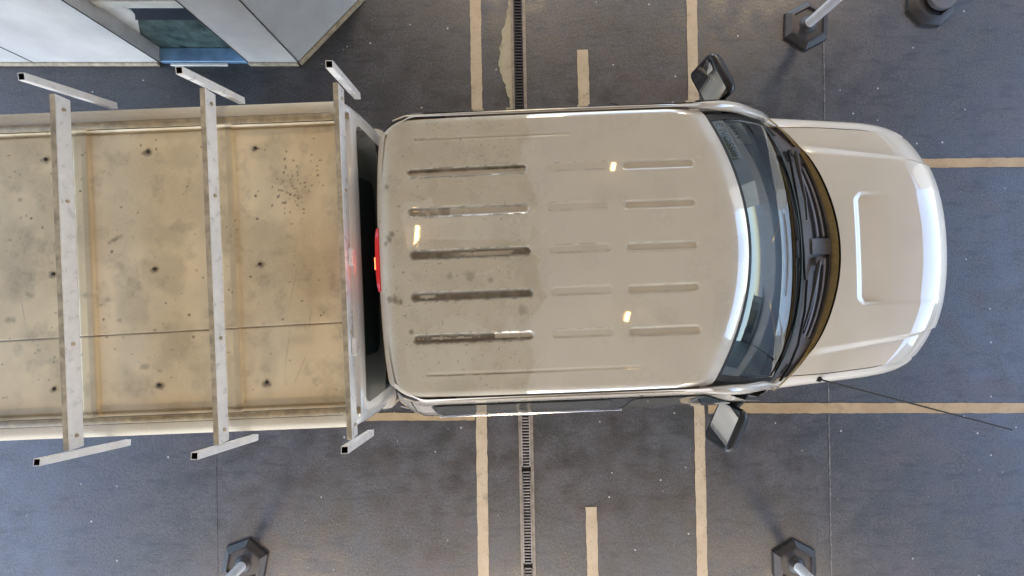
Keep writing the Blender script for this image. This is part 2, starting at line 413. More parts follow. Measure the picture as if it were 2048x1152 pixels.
# window pane leaning behind the opening, its left edge cut by the jamb
def poly_y(name, pts, y, mat, th=.01):
    vs = [(x - bo.x, y - bo.y, z) for x, z in pts] + [(x - bo.x, y + th - bo.y, z) for x, z in pts]; k = len(pts)
    fs = [tuple(range(k)), tuple(range(2 * k - 1, k - 1, -1))] + [(i, i + k, (i + 1) % k + k, (i + 1) % k) for i in range(k)]
    return mesh_obj(name, vs, fs, mat, booth, 30)
poly_y('window_pane', [(-3.22, .03), (-2.41, .03), (-2.41, .62), (-2.84, .62), (-2.86, .52)], GY, BGLASS)
poly_y('window_tint', [(-2.93, .45), (-2.41, .45), (-2.41, .615), (-2.84, .615), (-2.875, .52)], GY - .006, simple('tint_band', (.028, .036, .048), .2), .003)
poly_y('frame_rail', [(-3.05, .62), (-2.40, .62), (-2.40, .70), (-3.05, .70)], GY - .02, RAIL, .05)
poly_y('inner_panel', [(-3.3, .70), (-2.40, .70), (-2.40, 1.5), (-3.3, 1.5)], GY + .03, BROWN)
jm = MB()
# splayed left jamb: from the wall edge back to the slanted pane edge
J = [((XA + .004, YW - .001, z_), (XA + .004, GY + .01, z_)) for z_ in (.04, .5, 1.0, 1.5)]
vs = []
for a, b in J: vs += [Vector(a) - bo, Vector(b) - bo]
jm.add(vs, [(0, 1, 3, 2), (2, 3, 5, 4), (4, 5, 7, 6)]); jm.build('jamb', JAMB, booth, 30)
poly_y('jamb_return', [(-3.3, 0), (-3.215, 0), (-2.865, .5), (-2.89, .62), (-2.99, 1.5), (-3.3, 1.5)], GY + .002, JAMB)
wallpanel('inner_jamb', (XB - .002, YW + .30), (XB - .002, YW + .01), 0, 1.5, JAMB, .02)
sm = MB()
rp = [(-6.2, YW + .05), (XC - .02, YW + .05), (-1.33, 2.56), (-1.33, 5.2), (-6.2, 5.2)]
sm.rings([[(x - bo.x, y - bo.y, z) for x, y in rp] for z in (HB, HB + .12)], True, True); sm.build('roof', WALL, booth, 30)
sm = MB(); sm.box(((-6.2 + XA) / 2 - bo.x, YW - .012 - bo.y, .02), (3.1, .02, .04), None, .004)
sm.box(((XB + XC) / 2 - bo.x, YW - .012 - bo.y, .02), (.43, .02, .04), None, .004)
d_ = Vector((.561, .579, 0)).normalized(); M_ = Matrix((d_, Vector((d_.y, -d_.x, 0)), Vector((0, 0, 1)))).transposed()
sm.box(Vector((-1.58 + .010, 2.255 - .010, .02)) - Vector((bo.x, bo.y, 0)), (.80, .02, .04), M_, .004)
sm.build('plinth', STEELDIRT, booth, 30)

# ------------------------------------------------------------ delineator posts
def make_post(loc, rot, label, tall=1.05):
    t = empty('lane_post', loc, rot)
    def hexr(r, z, k=6): return [(r * math.cos(2 * math.pi * i / k), r * math.sin(2 * math.pi * i / k), z) for i in range(k)]
    mb = MB(); mb.rings([hexr(.215, 0), hexr(.210, .022), hexr(.165, .055), hexr(.150, .058), hexr(.142, .040), hexr(.10, .042)], True, True)
    mb.build('base', BASE, t, 25)
    cir = lambda r, z: hexr(r, z, 20)
    mb = MB(); mb.rings([cir(.075, .041), cir(.065, .055), cir(.052, .065), cir(.044, .070)], True, True); mb.build('collar', BASE, t, 40)
    mb = MB(); mb.rings([cir(.041, .06), cir(.038, tall - .02), cir(.030, tall), cir(.01, tall + .006)], True, True); mb.build('pole', POLE, t, 40)
    for z in (tall * .55, tall * .8):
        mb = MB(); mb.rings([cir(.0405, z), cir(.0405, z + .08)], False, False); mb.build('reflective_band', simple('reflective_band', (.7, .7, .72), .15, .3), t, 40)
    tag(t, label, 'post', 'white lane posts on hexagonal bases')
make_post((2.57, 2.29, 0), R(28), 'white post on a hexagonal dark base above the hood side of the pickup')
make_post((-2.335, -2.40, 0), R(20), 'white post on a hexagonal dark base below the pickup tray')
make_post((2.47, -2.41, 0), R(32), 'white post on a hexagonal dark base below the hood antenna')
t = empty('cable_base', (3.66, 2.50, 0))
tag(t, 'low round dark base with a grey disc and black rod at the top right edge', 'base')
cir = lambda r, z, cx=0, cy=0, k=28: [(cx + r * math.cos(2 * math.pi * i / k), cy + r * math.sin(2 * math.pi * i / k), z) for i in range(k)]
h6 = lambda rr, z: [(rr * math.cos(R(20) + math.pi * i / 4), rr * math.sin(R(20) + math.pi * i / 4), z) for i in range(8)]
mb = MB(); mb.rings([h6(.225, 0), h6(.218, .025), h6(.17, .055), h6(.15, .058), h6(.14, .03)], True, True); mb.build('foot', simple('black_base_rubber', (.018, .016, .016), .5, bmp=.3), t, 25)
mb = MB(); mb.rings([cir(.125, .045, .06, .03), cir(.12, .075, .06, .03), cir(.11, .078, .06, .03)], True, True); mb.build('disc', simple('grey_disc', (.10, .10, .11), .5, bmp=.2), t, 40)
mb = MB(); mb.tube([(.17, .02, .09), (.30, .10, .12), (.42, .20, .20)], .011, 8); mb.build('rod', BLACKRUB, t, 40)

# ------------------------------------------------------------ pickup truck  (local: u forward, v left, z up)
truck = empty('pickup_truck', (0, .162, 0), math.atan(.04))
tag(truck, 'warm white double-cab pickup with dusty roof, box shell and ladder racks', 'pickup truck')
TH = math.atan(.04)
def L(px, py, z):
    X = (px - 1024) * (H - z) / FPX; Y = (576 - py) * (H - z) / FPX - .162
    return (X * math.cos(TH) + Y * math.sin(TH), -X * math.sin(TH) + Y * math.cos(TH), z)
def fitc(pts, deg=3):
    pts = np.array(pts); A = np.stack([pts[:, 1] ** (2 * k) for k in range(deg + 1)], 1)
    c = np.linalg.lstsq(A, pts[:, 0], rcond=None)[0]
    return lambda v: sum(c[k] * np.abs(v) ** (2 * k) for k in range(deg + 1))
Tc = lambda v: 1.165 - .178 * (np.abs(v) / .653) ** 2                       # roof front / glass top
Bc = fitc([(1.79, 0), (1.785, .2), (1.757, .38), (1.692, .6), (1.605, .80), (1.575, .84)], 3)
Cc = fitc([(2.07, 0), (2.055, .2), (2.0, .384), (1.93, .57), (1.82, .74), (1.70, .85), (1.645, .90)], 3)
Fc = fitc([(2.865, 0), (2.853, .2), (2.818, .44), (2.745, .62), (2.672, .73), (2.625, .78)], 3)
SEAMV = lambda u: np.interp(u, [1.5, 2.0, 2.3, 2.55, 2.7, 2.8], [.808, .795, .772, .742, .715, .70])
FZ = lambda u: np.interp(u, [1.5, 1.8, 2.1, 2.4, 2.6, 2.75, 2.92], [1.060, 1.055, 1.043, 1.026, 1.012, .998, .975])

# roof ---------------------------------------------------------
def roof_hw(u): return .68 - .068 * sstep(-.50, -.665, u) ** 1.0
def roof_z(u, v):
    z = 1.80 - .028 * (v / .68) ** 2 - .012 * ((u - .3) / .8) ** 2
    df = np.clip((.20 - (Tc(v) - u)) / .20, 0, 1); z = z - .050 * df ** 2.2
    dr = np.clip((.09 - (u - RR(v))) / .09, 0, 1); z = z - .050 * dr ** 2.2
    de = np.clip((.035 - (roof_hw(u) - np.abs(v))) / .035, 0, 1); z = z - .012 * de ** 2
    return z
RR = lambda v: -.657 + .022 * (np.abs(v) / .62) ** 3
rows = [(.408, 1), (.216, 1), (.013, 1), (-.189, 1), (-.393, 1)]
SL = []
for v0, k in rows:
    SL.append((-.49, .09, v0, .021, .009, 'A')); SL.append((.18, .475, v0 + .004, .020, .003, 'B')); SL.append((.545, .895, v0 - .003, .021, .0062, 'C'))
SL += [(-.45, .30, .572, .008, .004, 'E'), (-.44, .60, -.566, .006, .003, 'F')]
n_, m_ = 360, 280
s = np.linspace(0, 1, n_)[:, None]; t_ = np.linspace(-1, 1, m_)[None, :]
v0 = t_ * .68; ur = RR(v0 * .9); uf = Tc(v0)
U = ur + (uf - ur) * s; V = t_ * roof_hw(U); U = RR(V) + (Tc(V) - RR(V)) * s
Z = roof_z(U, V); dust = np.zeros_like(U); grime_shade = np.zeros_like(U)
zz = np.linspace(-.7, .7, 24); zu = np.array([random.uniform(-.10, .07) for _ in zz])
edge = .125 + np.interp(V, zz, zu) + .03 * (fbm(U, V, 30, 4, 3) - .5)
dust = sstep(edge + .014, edge - .010, U) * (.85 + .5 * (fbm(U, V, 14, 4, 9) - .5))
def inpoly(U, V, P):
    ins = np.zeros(U.shape, bool); k = len(P)
    for i in range(k):
        (x0, y0), (x1, y1) = P[i], P[(i + 1) % k]
        c = ((y0 > V) != (y1 > V)) & (U < (x1 - x0) * (V - y0) / ((y1 - y0) + 1e-9) + x0); ins ^= c
    return ins
Uw = U + .012 * (fbm(U, V, 30, 3, 5) - .5); Vw = V + .02 * (fbm(U, V, 18, 3, 6) - .5)
for P, f in (([L(x, y, 1.8)[:2] for x, y in ((800, 425), (805, 405), (862, 398), (866, 412), (905, 408), (1062, 408), (1068, 424), (1060, 480), (840, 478), (815, 500))], .25),
             ([L(x, y, 1.8)[:2] for x, y in ((905, 628), (975, 668), (1070, 668), (1022, 632), (1000, 668))], .45),
             ([L(x, y, 1.8)[:2] for x, y in ((905, 628), (975, 668), (890, 672), (850, 665))], .6),
             ([L(x, y, 1.8)[:2] for x, y in ((1030, 505), (985, 545), (940, 555), (1060, 505))], .6),
             ([L(x, y, 1.8)[:2] for x, y in ((800, 700), (960, 690), (930, 760), (820, 770))], .7)):
    dust = np.where(inpoly(Uw, Vw, P), dust * f, dust)
dust = np.maximum(dust, .35 * sstep(.55, .7, fbm(U, V, 9, 5, 44)) * sstep(.25, 0, U))
for (a, b, vc, r, dp, ty) in SL:
    d = np.hypot(U - np.clip(U, a + r, b - r), V - vc) - r
    Z -= dp * sstep(.004, -.007, d)
    ins = d < 0; x = (U - a) / (b - a); nn = fbm(U, V, 26, 4, int(abs(vc) * 1000) + 3); tt = (V - vc) / r
    if ty == 'A':
        lvl = {.408: .42, .216: .40, .013: .62, -.189: .95, -.393: .72}[round(vc, 3)]
        if vc > .3: g = sstep(.15 - .5 * (1 - x), .55, tt + .5 * (nn - .5)) + sstep(-.65, -.85, tt) * sstep(.45, .6, nn + .2)
        elif vc > .15: g = sstep(.55, .9, tt + .2 * (nn - .5)) + .6 * sstep(.55, .7, nn + .25 * (1 - x)) * (x < .4)
        elif vc > -.1: g = 1 - sstep(.25, .5, x + .3 * (nn - .5)) * (np.abs(tt + .15) < .45 + .5 * (nn - .5)) * (x < .88 + .2 * (nn - .5))
        elif vc > -.3: g = 1 - .9 * sstep(.08, .04, np.abs(x - .13)) * (np.abs(tt) < .5 * nn + .1) - .25 * sstep(.5, .7, nn)
        else: g = 1 - (np.abs(tt - .1) < .9 * (nn - .35)) * 1.0 * (x < .55) - (x > .68) * (tt > -.3 + .5 * (nn - .5)) * .9
        grime_shade = np.maximum(grime_shade, ins * np.clip(g, 0, 1) * (.80 + .5 * (nn - .5)))
        rim = sstep(.009, .001, np.abs(d)) * sstep(.42, .66, fbm(U, V, 40, 3, 12)); grime_shade = np.maximum(grime_shade, rim * .7 * (U < .11))  # dark rim paints in the groove's edge shading, broken up by noise
        spat = sstep(.035, 0, np.abs(d)) * sstep(.80, .84, fbm(U, V, 60, 3, 31)); grime_shade = np.maximum(grime_shade, spat * .55)
        dust = np.where(ins, dust * .4, dust)
    elif ty in 'BC':
        up = sstep(.004, .0, np.abs(d)) * (np.abs(tt) > .6) * sstep(.38, .6, nn) * (.9 if ty == 'B' else .6)  # thin dark outlines paint in the shading along the groove edges
        grime_shade = np.maximum(grime_shade, up * (.6 if vc < .1 or ty == 'B' else .3)); dust = np.where(ins, np.maximum(dust, .15 if ty == 'B' else .4), dust)
    else:
        grime_shade = np.maximum(grime_shade, sstep(.004, 0, np.abs(d)) * (np.sign(vc) * tt > -.2) * sstep(.3, .55, nn) * (.75 if ty == 'F' else (.7 if True else 0)) * sstep(.75 if ty == 'F' else .35, .3 if ty == 'F' else .25, x))
for (px, py, r) in ((777, 478, .022), (783, 468, .018), (770, 486, .015), (790, 600, .026), (778, 600, .02), (800, 604, .016), (806, 545, .008), (822, 665, .014), (885, 340, .012), (770, 372, .016), (1062, 590, .02), (940, 553, .03), (980, 560, .02), (900, 552, .02), (1045, 620, .03)):
    cu, cv, _ = L(px, py, 1.79); d = np.hypot(U - cu, (V - cv)) / r
    grime_shade = np.maximum(grime_shade, sstep(1.25, .5, d + .9 * (fbm(U, V, 70, 3, 8) - .35)) * (.62 if px < 830 else .35))
grime_shade = np.maximum(grime_shade, .5 * sstep(.83, .86, fbm(U, V, 75, 2, 99)) * (U < edge - .02))
grime_shade = np.maximum(grime_shade, .13 * sstep(.50, .72, fbm(U, V, 11, 6, 71)) * sstep(.45, .6, fbm(U, V, 55, 3, 72)) * sstep(edge + .01, edge - .03, U))
grime_shade = np.maximum(grime_shade, .10 * sstep(.52, .72, fbm(U, V, 8, 6, 73)))
roof = mesh_obj('roof', np.stack([U, V, Z], -1).reshape(-1, 3), gridfaces(n_, m_), PAINT, truck, 180, {'dust': dust, 'grime_shade': grime_shade})
# small lip under the roof edges
lip = []
bd = [(i, 0) for i in range(n_)] + [(n_ - 1, j) for j in range(1, m_)] + [(i, m_ - 1) for i in range(n_ - 2, -1, -1)] + [(0, j) for j in range(m_ - 2, 0, -1)]
P = np.stack([U, V, Z], -1); ring = [P[i, j] for i, j in bd][::4]
mb = MB(); mb.rings([[Vector(p) for p in ring], [Vector((p[0], p[1] * .995, p[2] - .035)) for p in ring]]); mb.build('roof_lip', PAINT, roof, 180)

# cab sides ----------------------------------------------------
WV = [0, .25, .5, .75, .88, .96, 1.0]
def side(u_s, wv, sg):
    """s in 0..1 along the cab, w from belt to gutter"""
    z = np.interp(wv, WV, [1.06, 1.25, 1.42, 1.59, 1.68, 1.742, 1.757]); v = np.interp(wv, WV, [.962, .905, .845, .765, .733, .708, .690])
    u0 = -.735 + .14 * wv; u1 = 1.66 - .72 * wv ** .9
    u = u0 + (u1 - u0) * u_s; d = np.clip((.15 - (u - u0)) / .15, 0, 1)
    v = v - .085 * d ** 1.6 - .02 * np.clip((u - 1.1) / .6, 0, 1) * (1 - wv)
    return np.array([u, v * sg, z])
def side_uw(u, wv):
    u0 = -.735 + .14 * wv; u1 = 1.66 - .72 * wv ** .9; return (u - u0) / (u1 - u0)
for sg in (1, -1):
    ns, nw = 90, 34; vs = []
    for i in range(ns):
        for j in range(nw): vs.append(side(i / (ns - 1), j / (nw - 1), sg))
    cs = mesh_obj('cab_side', vs, gridfaces(ns, nw), PAINT, truck, 180)
    def wm(off):
        def f(u, wv):
            p = side(side_uw(u, wv), wv, sg); return (p[0], p[1] + sg * off * .8, p[2] + off * .5)
        return f
    def clipf(u0, u1, w0, w1, r, fr0=0):
        out = []
        for (a, b) in rrect(u0, w0, u1, w1, r, ry=.12, sub=14):
            lim = 1.62 - .72 * b ** .9 - .06
            out.append((min(a, lim), b))
        return out
    patch('window_seal', clipf(-.455, 1.50, .055, .825, .07), wm(.004), BLACKRUB, cs, 9)
    for a, b in ((-.44, .50), (.60, 1.52)):
        gl_ = patch('side_window', clipf(a, b, .085, .80, .05), wm(.008), DGLASS, cs, 9)
    # belt moulding and door gap
    mb = MB(); mb.tube([side(side_uw(u, .02), .02, sg) + np.array([0, sg * .006, .008]) for u in np.linspace(-.5, .66, 30)], .006, 8); mb.build('belt_moulding', CHROME if sg < 0 else PAINT, cs)
    mb = MB(); mb.tube([side(side_uw(.62, w_), w_, sg) + np.array([0, sg * .001, .0]) for w_ in np.linspace(.8, .93, 8)], .0028, 6); mb.build('door_gap', SEAM, cs)
    mb = MB(); mb.tube([side(side_uw(u_, w_), w_, sg) + np.array([0, sg * .001, .001]) for u_, w_ in zip((-.52, -.56, -.57, -.56, -.53), (.88, .75, .5, .3, .1))], .003, 6); mb.build('door_gap', SEAM, cs)
    # gutter: dark ditch and raised moulding
    gu = [(-.60, .640), (-.56, .668), (-.50, .688), (-.3, .689)] + [(u, .689) for u in np.linspace(-.1, .9, 12)]
    def gz(u, v): return float(roof_z(np.array(u), np.array(min(v, roof_hw(u)))))
    mb = MB(); mb.tube([(u, sg * v, gz(u, v) - .012) for u, v in gu], .006, 8); mb.build('roof_ditch', simple('ditch_sealer', (.16, .13, .10), .6), cs)
    mb = MB(); mb.tube([(u, sg * (v - .002), gz(u, v) - .012) for u, v in gu[:4] + [(-.42, .689)]], [.010, .013, .014, .011, .004], 8); mb.build('ditch_end', SEAM, cs)
    mb = MB(); mb.tube([(u, sg * (v + .012), gz(u, v) - .010) for u, v in gu[1:]], .007, 8); mb.build('roof_moulding', PAINT, cs)
# rear wall of the cab
vs = []; nn_ = 30
for j in range(20):
    w_ = j / 19
    a = side(0, w_, -1); b = side(0, w_, 1)
    for i in range(nn_ + 1):
        t = i / nn_; p = a + (b - a) * t; p[0] -= .03 * (1 - (2 * t - 1) ** 4); vs.append(p)
rear = mesh_obj('cab_rear_wall', vs, gridfaces(20, nn_ + 1), PAINT, truck, 180)
def rw(v, w_):
    a = side(0, w_, 1); return (a[0] - .03 * (1 - (v / a[1]) ** 4) - .005, v, a[2])
patch('rear_window', rrect(-.52, .12, .52, .86, .06), rw, DGLASS, rear, 6)
# brake lamp at the rear roof edge
bl = MB(); xs = np.linspace(-.155, .155, 15)
bl.rings([[(-.662 - .014 * (1 - (x / .165) ** 4), x, 1.716), (-.660 - .012 * (1 - (x / .165) ** 4), x, 1.738), (-.652, x, 1.746), (-.645, x, 1.712)] for x in xs], True, True)
b_ = bl.build('brake_lamp', BRAKE, truck, 30)
bl = MB(); xs = np.linspace(-.045, .015, 9)
bl.rings([[(-.6665 - .014 * (1 - (x / .165) ** 4), x, 1.718), (-.6645 - .012 * (1 - (x / .165) ** 4), x, 1.7375), (-.662, x, 1.7385), (-.660, x, 1.716)] for x in xs], True, True)
bl.build('lamp_core', BRAKEC, b_, 30)

# windscreen ---------------------------------------------------
def ws(t, s):
    """t -1..1 across, s 0 (roof) .. 1 (cowl)"""
    hw = .662 + (.822 - .662) * s; v = t * hw
    a = Tc(t * .662) + .004; b = Bc(t * .822)
    u = a + (b - a) * s; za = float(roof_z(Tc(np.array(t * .66)), np.array(t * .66))) - .012
    z = za + (1.175 - .05 * abs(t) ** 4 - za) * s + .062 * 4 * s * (1 - s)
    return (u, v, z)
def wsoff(off):
    def f(t, s):
        p = ws(t, s); return (p[0] + off * .6, p[1], p[2] + off * .8)
    return f
vs = [ws(-1 + 2 * j / 60, i / 24) for i in range(25) for j in range(61)]
wsg = mesh_obj('windscreen', vs, [f[::-1] for f in gridfaces(25, 61)], WGLASS, truck, 180)
def band(name, s0f, s1f, t0, t1, off, mat, par, k=50, rows_=3):
    vs = []
    f = wsoff(off)
    for i in range(rows_ + 1):
        for j in range(k + 1):
            t = t0 + (t1 - t0) * j / k; s_ = s0f(t) + (s1f(t) - s0f(t)) * i / rows_; vs.append(f(t, s_))
    return mesh_obj(name, vs, gridfaces(rows_ + 1, k + 1), mat, par, 180)
FRIT = simple('frit_band', (.06, .09, .09), .5, coat=.0, var=.25, scale=40)
band('frit_band', lambda t: .93, lambda t: 1.0, -1, 1, .003, FRIT, wsg)
band('frit_band', lambda t: 0, lambda t: .03, -1, 1, .003, BLACKRUB, wsg)
for sg in (1, -1):
    band('frit_band', lambda t: .03, lambda t: .93, sg * .955, sg * 1.0, .003, SEAM, wsg, 4, 20)
# A-pillars
for sg in (1, -1):
    ctl = [(.84, .700, 1.722), (1.0, .715, 1.69), (1.18, .737, 1.60), (1.36, .762, 1.44), (1.50, .80, 1.28), (1.63, .845, 1.10)]
    q = []
    for i in range(len(ctl) - 1):
        for k in range(6):
            p0 = Vector(ctl[max(i - 1, 0)]); p1 = Vector(ctl[i]); p2 = Vector(ctl[i + 1]); p3 = Vector(ctl[min(i + 2, len(ctl) - 1)]); x = k / 6
            q.append(.5 * ((2 * p1) + (p2 - p0) * x + (2 * p0 - 5 * p1 + 4 * p2 - p3) * x * x + (3 * p1 - p0 - 3 * p2 + p3) * x ** 3))
    q.append(Vector(ctl[-1])); q = [Vector((p.x, sg * p.y, p.z)) for p in q]
    mb = MB(); mb.tube(q, [.006 + .020 * min(1, i / 9) for i in range(len(q))], 14); mb.build('windscreen_pillar', PAINT, truck, 60)
# interior
dash = MB(); vs = []
for i in range(12):
    for j in range(41):
        t = -1 + 2 * j / 40; v = t * .78; s_ = i / 11; u = Bc(v) - .05 - .42 * s_
        vs.append((u, v, 1.05 - .06 * s_ + .035 * math.sin(s_ * 3.14) + (.03 if .25 < v < .6 else 0) * math.sin(s_ * 3.14) - .25 * max(0, s_ - .9) * 10 * .3))
dash = mesh_obj('dashboard', vs, gridfaces(12, 41), DASH, truck, 60)
mb = MB(); mb.box((.45, 0, .62), (2.2, 1.5, .05)); mb.build('cabin_floor', BLACKRUB, truck)
for v0 in (.37, -.37):
    st_ = empty('seat', (0, 0, 0)); st_.parent = truck
    mb = MB(); mb.box((.62, v0, .82), (.5, .5, .16), None, .05); mb.build('cushion', DASH, st_)
    mb = MB(); mb.box((.34, v0, 1.13), (.14, .5, .55), Matrix.Rotation(R(-12), 3, 'Y'), .05); mb.build('backrest', DASH, st_)
    mb = MB(); mb.box((.28, v0, 1.47), (.09, .26, .16), None, .03); mb.build('headrest', DASH, st_)
mb = MB(); pts = []
cx = Vector((1.12, .37, 1.10)); ax = Matrix.Rotation(R(-62), 3, 'Y')
pts = [cx + ax @ Vector((.185 * math.cos(a), .185 * math.sin(a), 0)) for a in np.linspace(0, 2 * math.pi, 33)]
mb.tube(pts, .015, 8, False); mb.box(cx, (.10, .16, .03), ax, .01); mb.build('steering_wheel', BLACKRUB, truck)
# sun visor and printed cards behind the glass (top corner on the far side)
tv = lambda px, py, z: L(px, py, z)
band('sun_visor', lambda t: .07, lambda t: .36, .36, .86, -.02, VISOR, wsg, 20)
c1_ = band('printed_card', lambda t: .035, lambda t: .185, .66, .945, -.008, CARD, wsg, 14)
c2_ = band('printed_card', lambda t: .215, lambda t: .44, .77, .935, -.012, CARD, wsg, 10)
def text_on(txt, t0, t1, s0, s1, off, par):
    cu = bpy.data.curves.new('print', 'FONT'); cu.body = txt; cu.align_x = 'CENTER'; cu.align_y = 'CENTER'; cu.resolution_u = 2
    to = bpy.data.objects.new('print', cu); COL.objects.link(to); bpy.context.view_layer.update()
    me = bpy.data.meshes.new_from_object(to.evaluated_get(bpy.context.evaluated_depsgraph_get()))
    bpy.data.objects.remove(to)
    co_ = np.array([v.co[:] for v in me.vertices]); mn, mxx = co_.min(0), co_.max(0); f = wsoff(off)
    for v, c_ in zip(me.vertices, co_):
        a = (c_[0] - mn[0]) / (mxx[0] - mn[0]); b = (c_[1] - mn[1]) / (mxx[1] - mn[1])
        v.co = f(t0 + (t1 - t0) * a, s1 + (s0 - s1) * b)
    me.materials.clear(); me.materials.append(INK)
    o = bpy.data.objects.new('print', me); COL.objects.link(o); o.parent = par
text_on('E IVOSSIII', .93, .68, .145, .07, -.004, c1_)
text_on('881', .91, .81, .29, .235, -.008, c2_)

# cowl ---------------------------------------------------------
def cw(t, s):
    a = Bc(t * .84) + .004; b = Cc(t * .90) - .0
    v = t * (.84 + .05 * s); u = a + (b - a) * s
    return (u, v, 1.165 - .05 * abs(t) ** 4 * (1 - s) - .105 * s ** .8 - .015 * math.sin(math.pi * s) - .035 * abs(t) ** 4 * s)
vs = [cw(-1 + 2 * j / 60, i / 14) for i in range(15) for j in range(61)]
cowl = mesh_obj('cowl_panel', vs, gridfaces(15, 61), PLASTIC, truck, 180)
def cwo(off): return lambda t, s: (cw(t, s)[0], cw(t, s)[1], cw(t, s)[2] + off)
def cband(name, s0, s1, t0, t1, off, mat, par, k=24, th=0):
    vs = []; f = cwo(off); R_ = 2
    for i in range(R_ + 1):
        for j in range(k + 1):
            vs.append(f(t0 + (t1 - t0) * j / k, s0 + (s1 - s0) * i / R_))
    return mesh_obj(name, vs, gridfaces(R_ + 1, k + 1), mat, par, 180)
for (t0, t1, ss) in ((.09, .64, ((.44, .53), (.60, .69), (.76, .86))), (-.64, -.03, ((.44, .53), (.60, .69), (.76, .86)))):
    for k, (a, b) in enumerate(ss):
        sh = .06 * (2 - k); u0_, u1_ = (t0, t1 - sh * .6) if t0 > 0 else (t0 + sh * .3, t1 - sh)
        cband('vent_slot', a, b, u0_, u1_, .003, DARK, cowl)
    for k, (a, b) in enumerate(((.54, .59), (.70, .75))):
        o_ = cband('vent_rib', a, b, t0 + .01, t1 - .03, .010, simple('rib_plastic', (.20, .185, .20), .45), cowl)
cband('vent_slot', .25, .55, .86, .93, .003, DARK, cowl, 6); cband('vent_slot', .45, .8, -.90, -.83, .003, DARK, cowl, 6)
cband('vent_slot', .2, .5, .66, .74, .003, DARK, cowl, 6)
cband('centre_bridge', .35, .9, -.03, .085, .012, PLASTIC, cowl, 6)
# strip up to the hood edge, its ochre painting in a golden reflection
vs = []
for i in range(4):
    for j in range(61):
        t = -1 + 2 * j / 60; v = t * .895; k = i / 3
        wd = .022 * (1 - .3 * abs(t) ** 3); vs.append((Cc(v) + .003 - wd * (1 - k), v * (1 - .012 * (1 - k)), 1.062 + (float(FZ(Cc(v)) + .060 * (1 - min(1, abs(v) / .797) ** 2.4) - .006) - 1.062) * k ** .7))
mesh_obj('hood_edge_reflection', vs, gridfaces(4, 61), OCHRE, truck, 180)
# wipers
def wiper(arm, blade):
    w_ = MB(); w_.tube([L(*p) for p in blade], .006, 8, flat=1.6); o = w_.build('wiper', BLACKRUB, truck)
    w_ = MB(); w_.tube([L(*p) for p in arm], [.017, .012, .009, .007, .007][:len(arm)], 10, flat=.6); w_.build('wiper_arm', simple('wiper_arm_black', (.028, .026, .026), .3, coat=.4), o)
    w_ = MB(); q_ = L(*arm[0]); w_.tube([(q_[0], q_[1], q_[2] - .03), (q_[0], q_[1], q_[2] + .008)], .028, 16); w_.build('wiper_pivot', PLASTIC, o)
wiper([(1590, 303, 1.12), (1600, 350, 1.15), (1611, 400, 1.155), (1614, 440, 1.16)], [(1577, 300, 1.165), (1590, 370, 1.18), (1600, 430, 1.19), (1607, 500, 1.19), (1610, 560, 1.185)])
wiper([(1638, 522, 1.12), (1630, 570, 1.15), (1619, 620, 1.155), (1606, 660, 1.16)], [(1614, 560, 1.16), (1610, 620, 1.175), (1596, 690, 1.175), (1578, 735, 1.16), (1560, 762, 1.14)])

# hood ---------------------------------------------------------
def ndrop(dd): return .062 * np.clip((.25 - dd) / .25, 0, 1) ** 2
n_, m_ = 190, 280
s = np.linspace(0, 1, n_)[:, None]; t_ = np.linspace(-1, 1, m_)[None, :]
V = t_ * .80 + 0 * s; U = V * 0
for k in range(6):
    cr = np.maximum(Cc(V), 0); U = cr + (Fc(V) - cr) * s; V = t_ * (SEAMV(U) - .003)
tn = t_ + 0 * U
Z = FZ(U) + .060 * (1 - np.abs(tn) ** 2.4) - .004
dd = Fc(V) - U
Z -= ndrop(dd)
Z -= .012 * np.clip((.015 - dd) / .015, 0, 1)
l1 = np.interp(U, [1.8, 1.95, 2.60, 2.75], [.70, .675, .575, .545]); l2 = np.interp(U, [1.8, 1.95, 2.60, 2.75], [.62, .61, .553, .535])
fade = sstep(2.72, 2.55, U) * .0 + 1
Z += .020 * sstep(l1, l2, np.abs(V)) * sstep(1.80, 1.98, U)
re = np.abs(V) - .345; un = sstep(.02, -.012, re) * sstep(2.165, 2.222, U + .03 * np.clip((np.abs(V) - .30) / .045, 0, 1) ** 2 * -1)
Z -= .023 * un * (.16 + .84 * sstep(2.42, 2.2, U)) * sstep(2.95, 2.6, U)
hd = sstep(.6, .8, fbm(U, V, 6, 5, 21)) * .06
hood = mesh_obj('hood', np.stack([U, V, Z], -1).reshape(-1, 3), gridfaces(n_, m_), PAINT, truck, 180, {'dust': hd, 'grime_shade': hd * 0})
P = np.stack([U, V, Z], -1)
mb = MB(); mb.rings([[Vector(p) for p in P[-1, ::4]], [Vector((p[0] + .004, p[1], p[2] - .05)) for p in P[-1, ::4]]]); mb.f = [f for f in mb.f if abs(f[0] - f[1]) == 1]
mb.build('hood_lip', PAINT, hood, 180)
mb = MB(); mb.tube([(p[0] + .016, p[1], p[2] - .052) for p in P[-1, 28:-28:6]], .009, 8); mb.build('hood_trim', CHROME, hood)
mb = MB(); q_ = L(1681, 648, 1.09); mb.tube([(q_[0], q_[1], q_[2] - .01), (q_[0] + .004, q_[1], q_[2] + .004)], .008, 10); mb.build('washer_nozzle', BLACKRUB, hood)

